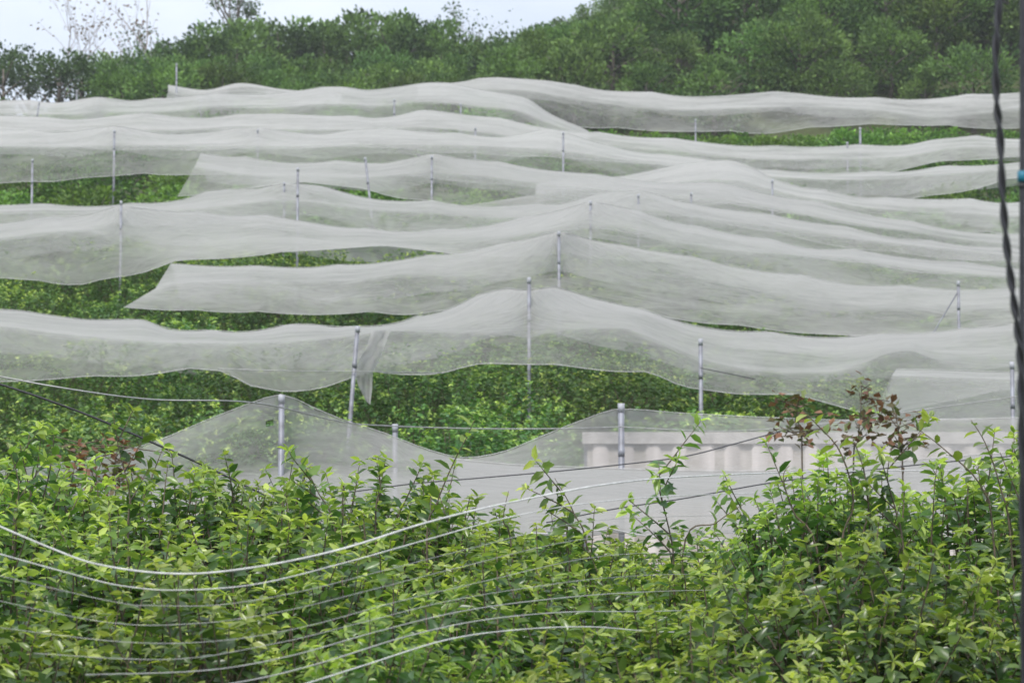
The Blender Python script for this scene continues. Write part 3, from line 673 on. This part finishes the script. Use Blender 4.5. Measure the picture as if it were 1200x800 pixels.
# ------------------------------------------------------------------ corrugated wall
def wall():
    p0 = at(688, 506, 24.6); p1 = at(1400, 500, 24.6); g = ground(p0.x, 24.6) - .1
    o = empty('corrugated_wall', (p0.x, 24.6, g)); L = p1.x - p0.x; H = p0.z - g; n = int(L / .02); v = []; f = []
    for k in range(n + 1):
        x = L * k / n; c = math.cos(x * 2 * math.pi / .27); y = .022 * max(-.6, min(.6, c * 1.6)) + .004 * noise.noise(Vector((x, 0, 0)))
        v += [Vector((x, y, 0)), Vector((x, y, H)), Vector((x, y + .012, H)), Vector((x, y + .012, 0))]
    for k in range(n):
        a, b = k * 4, k * 4 + 4
        f += [(a, b, b + 1, a + 1), (a + 1, b + 1, b + 2, a + 2), (a + 2, b + 2, b + 3, a + 3)]
    m = simple('fibre_cement', (0.58, 0.53, 0.505), .85, scale=1.0, c2=(0.33, 0.30, 0.28), bump=.1)
    tcn = m.node_tree.nodes; mpn = tcn.new('ShaderNodeMapping'); mpn.inputs['Scale'].default_value = (5, 1, .5)
    m.node_tree.links.new([q for q in tcn if q.type == 'TEX_COORD'][0].outputs['Object'], mpn.inputs[0]); m.node_tree.links.new(mpn.outputs[0], [q for q in tcn if q.type == 'TEX_NOISE'][0].inputs['Vector'])
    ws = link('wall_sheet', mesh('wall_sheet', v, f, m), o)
    ws.data.materials.append(simple('shaded_groove', (0.46, 0.42, 0.39), .9, scale=3, c2=(0.26, 0.24, 0.21)))  # darker colour paints shade into the grooves so the ribs show
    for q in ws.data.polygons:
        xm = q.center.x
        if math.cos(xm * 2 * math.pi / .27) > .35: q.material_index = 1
    MB().box(-.05, L, -.030, -.019, H - .12, H + .0).build('top_rail', simple('rail_paint', (.62, .58, .55), .8), o, False)
    for k in range(7):
        MB().box(k * 1.3 - .03, k * 1.3 + .05, .045, .11, 0, H - .05).build('support', M_steel, o, False)
    tag(o, 'long pale corrugated wall seen through the front net at right', 'wall')
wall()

# ------------------------------------------------------------------ wires and lines
def wire(name, pts, r, mat, lab, cat, group=None, n=60, sides=6):
    P = smooth_pts([at(*p) for p in pts], n); o0 = P[0].copy()
    ob = MB().tube([p - o0 for p in P], r, sides).build(name, mat); ob.location = o0
    return tag(ob, lab, cat, group)
g = 'white lines sagging over the foreground bushes'
FAN = [
 ([(-60, 590, 5.6), (55, 640, 5.6), (120, 662, 5.6), (210, 672, 5.6), (300, 664, 5.6), (400, 643, 5.7), (500, 612, 5.9), (600, 588, 6.2), (720, 566, 6.6)], .0022, 'topmost and thickest white line of the sagging fan'),
 ([(-60, 632, 5.6), (95, 675, 5.6), (150, 687, 5.6), (210, 691, 5.6), (300, 684, 5.6), (400, 660, 5.7), (500, 632, 5.9), (600, 605, 6.2), (700, 588, 6.6)], .0013, 'second white line from the top of the sagging fan'),
 ([(-60, 660, 5.6), (125, 703, 5.6), (185, 709, 5.6), (260, 708, 5.6), (350, 693, 5.6), (450, 668, 5.8), (560, 640, 6.1), (680, 612, 6.6)], .0007, 'third white line from the top, thin and faint'),
 ([(-60, 690, 5.6), (120, 728, 5.6), (230, 730, 5.6), (330, 716, 5.6), (430, 692, 5.8), (540, 664, 6.1), (680, 632, 6.6)], .0007, 'fourth white line from the top of the fan'),
 ([(0, 735, 5.5), (150, 752, 5.5), (260, 750, 5.5), (360, 733, 5.6), (460, 706, 5.8), (570, 680, 6.1), (700, 652, 6.6)], .0007, 'fifth white line, halfway down the fan'),
 ([(40, 765, 5.4), (200, 772, 5.4), (320, 754, 5.5), (420, 730, 5.7), (520, 705, 5.9), (620, 688, 6.2), (720, 676, 6.6)], .0007, 'sixth line, fourth from the bottom of the fan'),
 ([(100, 790, 5.3), (240, 785, 5.4), (340, 768, 5.5), (440, 740, 5.7), (540, 716, 5.9), (640, 702, 6.2), (740, 694, 6.6)], .0011, 'seventh line, third from the bottom of the fan'),
 ([(160, 815, 5.3), (290, 797, 5.4), (380, 775, 5.5), (470, 747, 5.7), (560, 727, 5.9), (660, 717, 6.2), (760, 716, 6.6)], .0013, 'second lowest white line of the fan'),
 ([(240, 835, 5.2), (350, 803, 5.3), (430, 778, 5.5), (520, 750, 5.7), (600, 738, 5.9), (690, 734, 6.2), (780, 740, 6.6)], .0014, 'lowest white line of the fan, at the bottom of the picture'),
]
M_line = simple('thin_line', (0.55, 0.55, 0.54), 0.6, scale=25)
for i, (p, r, lab) in enumerate(FAN):
    x, y, d = p[-1]
    p = p + [(x + 110, y - 9 + i, d + 1.6), (x + 260, y - 14 + 2 * i, d + 4.0), (x + 460, y - 16 + 2 * i, d + 6.5), (1400, y - 22, d + 8.5)]
    wire('white_line', p, r, M_cord if i in (0, 1, 8) else M_line, lab, 'line', g, n=110)
wire('overhead_wire', [(-150, 410, 17), (0, 441, 17), (90, 457, 17), (180, 468, 17.2), (300, 472, 17.6), (400, 494, 20), (460, 499, 21.5), (560, 502, 21.8), (660, 502, 21.9), (728, 500, 22)], .006, M_wire, 'thin grey wire running from the left edge across the hedge gap', 'wire', n=80)
wire('overhead_wire', [(728, 500, 22), (850, 505, 22), (960, 497, 22), (1080, 480, 21.9), (1200, 463, 21.9), (1350, 440, 21.9)], .005, M_wire, 'thin grey wire rising to the right edge above the corrugated wall', 'wire')
wire('black_wire', [(-150, 402, 12), (0, 450, 12), (60, 470, 12), (120, 493, 12), (180, 519, 12), (245, 548, 12), (330, 590, 12)], .006, M_black, 'black wire slanting down at left into the bushes', 'wire')
wire('black_wire', [(400, 578, 16.5), (480, 567, 16.5), (560, 560, 16.5), (640, 553, 16.5), (720, 545, 17), (800, 535, 17.5), (860, 520, 18), (915, 505, 18.5)], .0045, M_grey, 'dark thin wire across the middle of the nearest net', 'wire')
wire('black_wire', [(640, 612, 15.5), (720, 596, 15.5), (800, 584, 15.5), (900, 566, 15.5), (1000, 553, 16), (1110, 541, 16), (1350, 520, 16)], .0045, M_grey, 'dark thin wire in front of the low bunched net at right', 'wire')

wire('net_cord', [(255, 432, 30.5), (340, 434.5, 30.4), (419, 435, 30.15), (520, 437, 30.5)], .006, M_wire, 'thin cord tied from the leaning post along the sagging net hem', 'cord')
wire('net_cord', [(821, 431, 30.25), (850, 437, 30.4), (885, 444, 30.6)], .006, M_grey, 'short dark cord running right from the clamped post', 'cord', n=12)
# twisted cable
def twisted():
    P = smooth_pts([at(*p) for p in [(1176, -140, 4), (1171, 0, 4), (1167, 60, 4), (1168, 120, 4), (1172, 160, 4), (1175, 230, 4), (1180, 290, 4), (1187, 345, 4), (1193, 390, 4), (1196, 430, 4), (1197, 500, 4), (1199, 640, 4), (1202, 900, 4)]], 260)
    o0 = P[0].copy(); o = empty('twisted_cable', o0)
    for s in (0, math.pi):
        q = []
        for i, p in enumerate(P):
            a = i * .215 + s + .35 * math.sin(i * .05); q.append(p - o0 + Vector((math.cos(a), math.sin(a), 0)) * .0034)
        MB().tube(q, .0037, 8).build('strand', M_black, o)
    tag(o, 'black twisted two-strand cable hanging down the right edge', 'cable')
    Q = smooth_pts([at(*p) for p in [(1199, -140, 4.1), (1198.5, 100, 4.1), (1198, 300, 4.1), (1199, 560, 4.1), (1203, 900, 4.1)]], 40); o1 = Q[0].copy()
    c = empty('straight_cable', o1); MB().tube([p - o1 for p in Q], .0052, 10).build('sheath', M_grey, c)
    b = at(1198, 207, 4.1) - o1; MB().tube([b + Vector((0, 0, .009)), b - Vector((0, 0, .009))], .0085, 10).build('blue_tie', M_blue, c)
    ring = [b + Vector((-.006, -.002, -.024)) + Vector((math.cos(t * .628) * .007, math.sin(t * .628) * .002, math.sin(t * .628) * .013)) for t in range(11)]
    MB().tube(ring, .0009, 6).build('wire_loop', M_black, c)
    MB().tube([b + Vector((0, 0, -.014)), b - Vector((0, 0, .019))], .0075, 8).build('band', M_black, c)
    tag(c, 'straight dark cable at the extreme right edge with a blue tie', 'cable')
twisted()

# ------------------------------------------------------------------ orchard bushes under the nets
OC = ((0.045, 0.100, 0.022), (0.21, 0.34, 0.055))
def orchard_proto(seed, leaf, clumps, per):
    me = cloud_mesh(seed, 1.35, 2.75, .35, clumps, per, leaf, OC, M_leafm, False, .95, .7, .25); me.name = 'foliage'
    rs = random.Random(seed); tw = MB(); tw.tube([(0, 0, -.2), (0, 0, .8)], [.06, .045], 7)
    for k in range(6):
        a = k * 1.05; tw.tube([(0, 0, .7), (math.cos(a) * .5, math.sin(a) * .5, 1.5), (math.cos(a) * .9, math.sin(a) * .9, 2.3)], [.035, .02, .008], 5)
    zz = sorted(v.co.z for v in me.vertices); q = 2.8 / zz[int(len(zz) * .998)]
    for v in me.vertices: v.co.z = min(2.8, v.co.z * q)
    return me, mesh('branches', tw.v, tw.f, M_twig)
OP = [near_bush_mesh(201 + q, 1.0 + .08 * q, 2.7, 520, 10, 1.5, .085, .036, False, M_leafm, .42, .54) for q in range(4)]
OPF = [orchard_proto(211, .16, 80, 34), orchard_proto(212, .16, 84, 32)]
ORD = ['first', 'second', 'third', 'fourth', 'fifth', 'sixth', 'seventh', 'eighth', 'ninth', 'tenth', 'eleventh', 'twelfth', 'thirteenth', 'fourteenth', 'fifteenth', 'sixteenth', 'seventeenth', 'eighteenth', 'nineteenth', 'twentieth']
def ordn(i):
    return ORD[i] if i < 20 else 'twenty-' + ORD[i - 20] if i < 29 else 'thirtieth'
ROWS = [17.2, 25.7, 27.3, 29.0, 31.9, 35.4, 38.0, 42.6, 45.8, 49.0, 53.6, 57.0, 61.0, 65.5, 71.0, 78.6, 83.5, 87.3]
ROWN = ['row in front of the low bunched net', 'lowest row behind the front net', 'middle of the front hedge gap', 'row tight under the widest net', 'row behind the see-through front curtain', 'row in the dark strip left of centre',
  'row below the swept net corner', 'sixth row up the slope', 'seventh row up the slope', 'eighth row up the slope', 'ninth row up the slope', 'tenth row up the slope',
  'eleventh row up the slope', 'row in the upper left strip', 'thirteenth row up the slope', 'row in the upper right strip', 'second orchard row from the top', 'topmost orchard row']
_OLD = ['lowest row behind the front net', 'second row, filling the hedge gap under the widest net', 'third row, behind the widest net curtain', 'fourth row, in the dark strip at left',
        'fifth row up, below the swept corner', 'sixth row up the slope', 'seventh row up the slope', 'eighth row up the slope', 'ninth row up the slope', 'tenth row up the slope',
        'eleventh row up the slope', 'twelfth row, in the upper left strip', 'thirteenth row up the slope', 'fourteenth row, in the dark strip at upper right', 'topmost row of the orchard']
rb = random.Random(31)
from mathutils.bvhtree import BVHTree
BV = []
for r_ in NETS:
    sh = [c for c in r_.children if c.name.startswith('net_sheet')][0]
    BV.append(BVHTree.FromPolygons([r_.location + v.co for v in sh.data.vertices], [tuple(p.vertices) for p in sh.data.polygons]))
def ceiling(x, y):
    best = 1e9
    for b in BV:
        h = b.ray_cast(Vector((x, y, -5)), Vector((0, 0, 1)))
        if h[0] is not None: best = min(best, h[0].z)
    return best
def hem_cap(x, y):
    # a bush in the open in front of a hem is pruned below that hem, as seen from the road
    best = None
    for YB, cB in HEMS:
        if YB > y and (best is None or YB < best[0]): best = (YB, cB)
    if best is None: return 1e9
    px = 600 + x / y * FPX; py = min(best[1], key=lambda q: abs(q[0] - px))[1] + (rb.uniform(2, 2 + 500 / y) if y < 76 else rb.uniform(-1, 1))
    return at(px, py, y).z
for ri, Y in enumerate(ROWS):
    hw = Y * .2125 * 1.12 + 1; sp = 1.5 if Y < 20 else 2.45 if Y < 33 else 2.05 if Y < 60 else 2.5
    x = -hw + rb.uniform(0, .8); k = 0
    while x < hw:
        xx = x + rb.uniform(-.35, .35); yy = Y + rb.uniform(-.6, .6)
        if not (20 < Y < 28 and rb.random() < .22) and not (Y < 20 and abs(x) > 6):
            pr = rb.choice(OP if Y < 56 else OPF); o = empty('orchard_bush', (xx, yy, ground(xx, yy)), rb.uniform(0, 6.28))
            s = rb.uniform(.9, 1.06); gz = ground(xx, yy)
            cap = min([ceiling(xx + dx, yy + dy) for dx in (-.6, 0, .6) for dy in (-.6, 0, .6)] + [1e9]) - .03
            if ri not in (0, 1): cap = min(cap, hem_cap(xx, yy - .6))
            elif ri == 0: cap = at(600, 604 + rb.uniform(0, 12), yy).z
            else: cap = min(cap, hem_cap(xx, yy), at(600, 478 + rb.uniform(-14, 34), yy).z)
            if ri == 2: cap = min(cap, at(600, 462 + rb.uniform(-16, 12), yy).z)
            if ri == 3: cap = min(cap, hem_cap(xx, yy) - rb.uniform(0, .2))
            hz = max(1.1, min(2.8 * rb.uniform(.9, 1.06), cap - gz))
            o.scale = (s * rb.uniform(.92, 1.1), s, hz / 2.8)
            link('foliage', pr[0], o); link('branches', pr[1], o)
            tag(o, 'orchard bush, %s from the left in the %s' % (ordn(k), ROWN[ri]), 'bush', 'orchard bushes in rows under the nets'); k += 1
        x += sp

# ------------------------------------------------------------------ forest
FC = [((0.042, 0.088, 0.032), (0.185, 0.305, 0.090)), ((0.052, 0.108, 0.034), (0.23, 0.37, 0.10)), ((0.028, 0.058, 0.024), (0.105, 0.180, 0.060)), ((0.050, 0.10, 0.03), (0.21, 0.32, 0.09))]
def tree_proto(seed, W, H, z0, clumps, per, leaf, cols):
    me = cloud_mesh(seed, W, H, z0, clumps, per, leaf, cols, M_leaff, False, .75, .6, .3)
    rs = random.Random(seed); tw = MB(); tw.tube([(0, 0, -.6), (rs.uniform(-.2, .2), 0, H * .35), (rs.uniform(-.3, .3), rs.uniform(-.2, .2), H * .75)], [.17, .12, .05], 8)
    for k in range(7):
        a = k * 2.4; z = H * (.3 + .05 * k); e = W * .75
        tw.tube([(0, 0, z), (math.cos(a) * e * .5, math.sin(a) * e * .5, z + H * .13), (math.cos(a) * e, math.sin(a) * e, z + H * .25)], [.08, .045, .015], 5)
    return me, mesh('trunk', tw.v, tw.f, M_bark)
TP6 = None
TP = [tree_proto(301, 2.4, 6.2, .8, 52, 72, .27, FC[0]), tree_proto(302, 2.7, 5.6, .3, 56, 76, .27, FC[1]), tree_proto(303, 2.1, 6.8, 1.0, 50, 70, .26, FC[2]),
      tree_proto(304, 2.8, 5.0, .0, 58, 74, .27, FC[1]), tree_proto(305, 2.3, 4.6, .0, 54, 66, .26, FC[3]), tree_proto(306, 2.2, 6.6, 3.2, 34, 36, .28, FC[2])]
KIND = ['rounded mid green tree', 'broad fresh green tree', 'tall dark green tree', 'low spreading green tree', 'pale green bushy tree', 'sparse high-crowned dark tree']
rt = random.Random(77)
def tree(k, x, y, s, lab, sz=1.0, grp='trees of the wood above the nets'):
    o = empty('forest_tree', (x, y, ground(x, y)), rt.uniform(0, 6.28)); o.scale = (s * rt.uniform(.9, 1.15), s * rt.uniform(.9, 1.1), s * sz)
    c = link('crown', TP[k][0], o); link('trunk', TP[k][1], o); tag(o, lab, 'tree', grp); return o
# ridge trees, left and middle: px, py of top, distance, kind
SKY = [(-80, 45, 108, 2), (-30, 52, 106, 5), (5, 50, 104, 5), (35, 54, 108, 5), (70, 58, 106, 5), (98, 66, 108, 5), (122, 62, 112, 0), (150, 76, 108, 3), (175, 60, 110, 0), (200, 50, 112, 2), (225, 44, 108, 0), (252, 28, 112, 2),
       (275, 24, 108, 0), (300, 30, 112, 2), (330, 24, 110, 2), (352, 22, 114, 0), (380, 30, 110, 2), (405, 20, 112, 0), (438, 8, 114, 2), (460, 18, 110, 0), (488, 14, 114, 2), (515, 26, 110, 0), (540, 42, 114, 2), (565, 45, 112, 0),
       (598, 40, 116, 1), (630, 30, 118, 0), (660, 20, 122, 2), (692, 12, 126, 0), (720, 4, 130, 1)]
for i, (px, py, Y, k) in enumerate(SKY):
    p = at(px, py, Y); gz = ground(p.x, Y); H = [6.2, 5.6, 6.8, 5.0, 4.6, 6.6][k]; s = (p.z - gz) / H
    s = max(.55, min(1.6, s)); tree(k, p.x, Y, min(s, 1.25), '%s on the skyline, %s from the left' % (KIND[k], ordn(i)), max(1, s / 1.25))
# paler, lower trees at the foot of the ridge
for i in range(15):
    px = 150 + i * 36 + rt.uniform(-9, 9); Y = rt.uniform(97, 101); k = rt.choice((4, 3, 4, 1)); py = 86 + rt.uniform(-14, 8) - 8 * math.sin(i)
    p = at(px, py, Y); H = [6.2, 5.6, 6.8, 5.0, 4.6, 6.6][k]; s = min(1.2, max(.5, (p.z - ground(p.x, Y)) / H))
    tree(k, p.x, Y, s, '%s just above the nets, %s from the left' % (KIND[k], ordn(i)))
for i in range(9):
    px = 205 + i * 48 + rt.uniform(-9, 9); Y = 104 + rt.uniform(-1, 1); k = rt.choice((1, 3, 0)); py = 62 + rt.uniform(-10, 8)
    p = at(px, py, Y); H = [6.2, 5.6, 6.8, 5.0, 4.6, 6.6][k]; s = min(1.2, max(.5, (p.z - ground(p.x, Y)) / H))
    tree(k, p.x, Y, s, '%s halfway up the ridge wood, %s from the left' % (KIND[k], ordn(i)))
# right-hand wooded hill
row = 0; y = 96.0
while y < 160:
    x0 = -2 if y < 125 else 2; x1 = y * .2125 * 1.15 + 3; x = x0 + rt.uniform(0, 2); i = 0
    while x < x1:
        xx = x + rt.uniform(-.8, .8); yy = y + rt.uniform(-1.4, 1.4); k = rt.choice((0, 1, 1, 3, 3, 2, 4)) if y > 100 else rt.choice((4, 3, 1, 4))
        s = rt.uniform(.62, 1.0) * (1 if y > 100 else .8)
        if y > 100 and rt.random() < .12: s *= 1.25
        qx = 600 + xx / yy * FPX; lim = lin([(300, 12), (440, 14), (480, 20), (520, 32), (560, 48), (600, 44), (650, 28), (700, 16), (745, 2), (800, -60), (900, -200)], qx)
        topz = at(qx, lim, yy).z - ground(xx, yy); s = min(s, topz / ([6.2, 5.6, 6.8, 5.0, 4.6, 6.6][k] * 1.08))
        if s < .35: x += 2.6; continue
        tree(k, xx, yy, s, '%s on the hill, %s from left in %s row up' % (KIND[k], ordn(i), ordn(row))); i += 1
        x += rt.uniform(2.4, 3.1)
    y += 3.0; row += 1

# bare, spindly trees against the sky
def bare(px, top, Y, spread, lab, seed, leafy=0, mat=None, r=.06, lc=((.16, .12, .09), (.2, .14, .1))):
    rs = random.Random(seed); p = at(px, top, Y); gz = ground(p.x, Y); H = p.z - gz; tw = MB(); out = []
    o = empty('spindly_tree', (p.x, Y, gz))
    def grow(a, d, L, r_, lv):
        pts = [a]; q = a.copy(); dd = d.copy()
        for _ in range(4):
            dd = (dd + Vector((rs.gauss(0, .12), rs.gauss(0, .12), .05))).normalized(); q = q + dd * L / 4; pts.append(q.copy())
        tw.tube(pts, [r_ * (1 - .15 * k) for k in range(5)], 5, False)
        if lv < 3:
            for _ in range(3 if lv else 5):
                b = pts[rs.randint(2, 4)]; nd = (dd + Vector((rs.gauss(0, .5), rs.gauss(0, .5), rs.uniform(0, .4)))).normalized()
                grow(b, nd, L * rs.uniform(.45, .7), r_ * .55, lv + 1)
        for _ in range(leafy if lv >= 2 else 0):
            s = rs.uniform(.14, .24); c = np.array(lc[0]) + (np.array(lc[1]) - np.array(lc[0])) * rs.random()
            out.append((q + Vector((rs.gauss(0, .25), rs.gauss(0, .25), rs.gauss(0, .25))), Vector((rs.gauss(0, 1), rs.gauss(0, 1), rs.gauss(0, 1))), Vector((rs.gauss(0, 1), rs.gauss(0, 1), 1)), s, s * .5, c))
    grow(Vector((0, 0, H * .0)), Vector((0, 0, 1)), H * .68, r, 0)
    tw.build('trunk', mat or M_pale, o)
    if out: link('crown', leaf_mesh('crown', [tuple(a[0]) for a in out], [tuple(a[1]) for a in out], [tuple(a[2]) for a in out], [a[3] for a in out], [a[4] for a in out], [a[5] for a in out], M_leaff, False), o)
    tag(o, lab, 'tree')
bare(165, 2, 109, 1, 'taller bare pinkish tree rising into the sky at upper left', 1, 2, r=.055)
bare(52, 24, 108, 1, 'smaller bare pinkish tree at the far upper left', 2, 2, r=.05)
bare(124, 56, 110, 1, 'slim dark sapling in the skyline dip at upper left', 8, 7, M_bark, .05, FC[2])
bare(283, -22, 113, 1, 'tall dark tree sticking out of the ridge wood into the sky', 3, 34, M_bark, .13, FC[2])
bare(560, 14, 113, 1, 'thin sparse twigs against the sky beside the hill', 4, 3, M_bark, .04, FC[2])

# ------------------------------------------------------------------ haze
hz_m, HN, HL = new_mat('haze_air'); ho = HN.new('ShaderNodeOutputMaterial'); hp = HN.new('ShaderNodeVolumePrincipled')
hp.inputs['Color'].default_value = (.93, .96, 1, 1); hp.inputs['Density'].default_value = .0006; HL.new(hp.outputs[0], ho.inputs['Volume'])
HB = MB().box(-3000, 3000, -400, 5200, min(v.co.z for v in bpy.data.objects['ground'].data.vertices) - 1, 62); tag(HB.build('haze', hz_m, None, False), kind='stuff')
# ------------------------------------------------------------------ light
w = bpy.data.worlds.new('World'); S.world = w; w.use_nodes = True
N, L = w.node_tree.nodes, w.node_tree.links; N.clear()
out = N.new('ShaderNodeOutputWorld'); bg = N.new('ShaderNodeBackground'); L.new(bg.outputs[0], out.inputs[0])
sk = N.new('ShaderNodeTexSky'); sk.sky_type = 'NISHITA'; sk.sun_disc = False
SE, SR = R(58), R(200)
sk.sun_elevation = SE; sk.sun_rotation = SR; sk.air_density = 1.0; sk.dust_density = 2.5; sk.ozone_density = 1
tc = N.new('ShaderNodeTexCoord'); mp = N.new('ShaderNodeMapping'); mp.inputs['Scale'].default_value = (1, 1, 2.4); L.new(tc.outputs['Generated'], mp.inputs[0])
mp.inputs['Location'].default_value = (.6, .2, .1)
nz = N.new('ShaderNodeTexNoise'); nz.inputs['Scale'].default_value = 3.2; nz.inputs['Detail'].default_value = 8; nz.inputs['Roughness'].default_value = .55; L.new(mp.outputs[0], nz.inputs['Vector'])
rp = N.new('ShaderNodeValToRGB'); rp.color_ramp.elements[0].position = .38; rp.color_ramp.elements[0].color = (.62, .62, .62, 1); rp.color_ramp.elements[1].position = .62; rp.color_ramp.elements[1].color = (1, 1, 1, 1)
L.new(nz.outputs['Fac'], rp.inputs['Fac'])
mx = N.new('ShaderNodeMix'); mx.data_type = 'RGBA'; mx.inputs[7].default_value = (7.9, 8.5, 9.7, 1)
L.new(rp.outputs[0], mx.inputs[0]); L.new(sk.outputs[0], mx.inputs[6]); L.new(mx.outputs[2], bg.inputs['Color']); bg.inputs['Strength'].default_value = 0.102
su = bpy.data.lights.new('sun', 'SUN'); su.energy = 2.1; su.angle = R(11); su.color = (1, .965, .91)
so = bpy.data.objects.new('sun', su); COL.objects.link(so)
# sky sun_rotation is measured from +Y towards +X
dirv = Vector((math.sin(SR) * math.cos(SE), math.cos(SR) * math.cos(SE), math.sin(SE)))
so.rotation_euler = dirv.to_track_quat('Z', 'Y').to_euler(); so.location = (0, 0, 60)

S.view_settings.view_transform = 'Standard'; S.view_settings.look = 'None'; S.view_settings.exposure = 0.45; S.view_settings.gamma = 1
S.cycles.transparent_max_bounces = 24; S.cycles.max_bounces = 6; S.cycles.diffuse_bounces = 3; S.cycles.transmission_bounces = 4
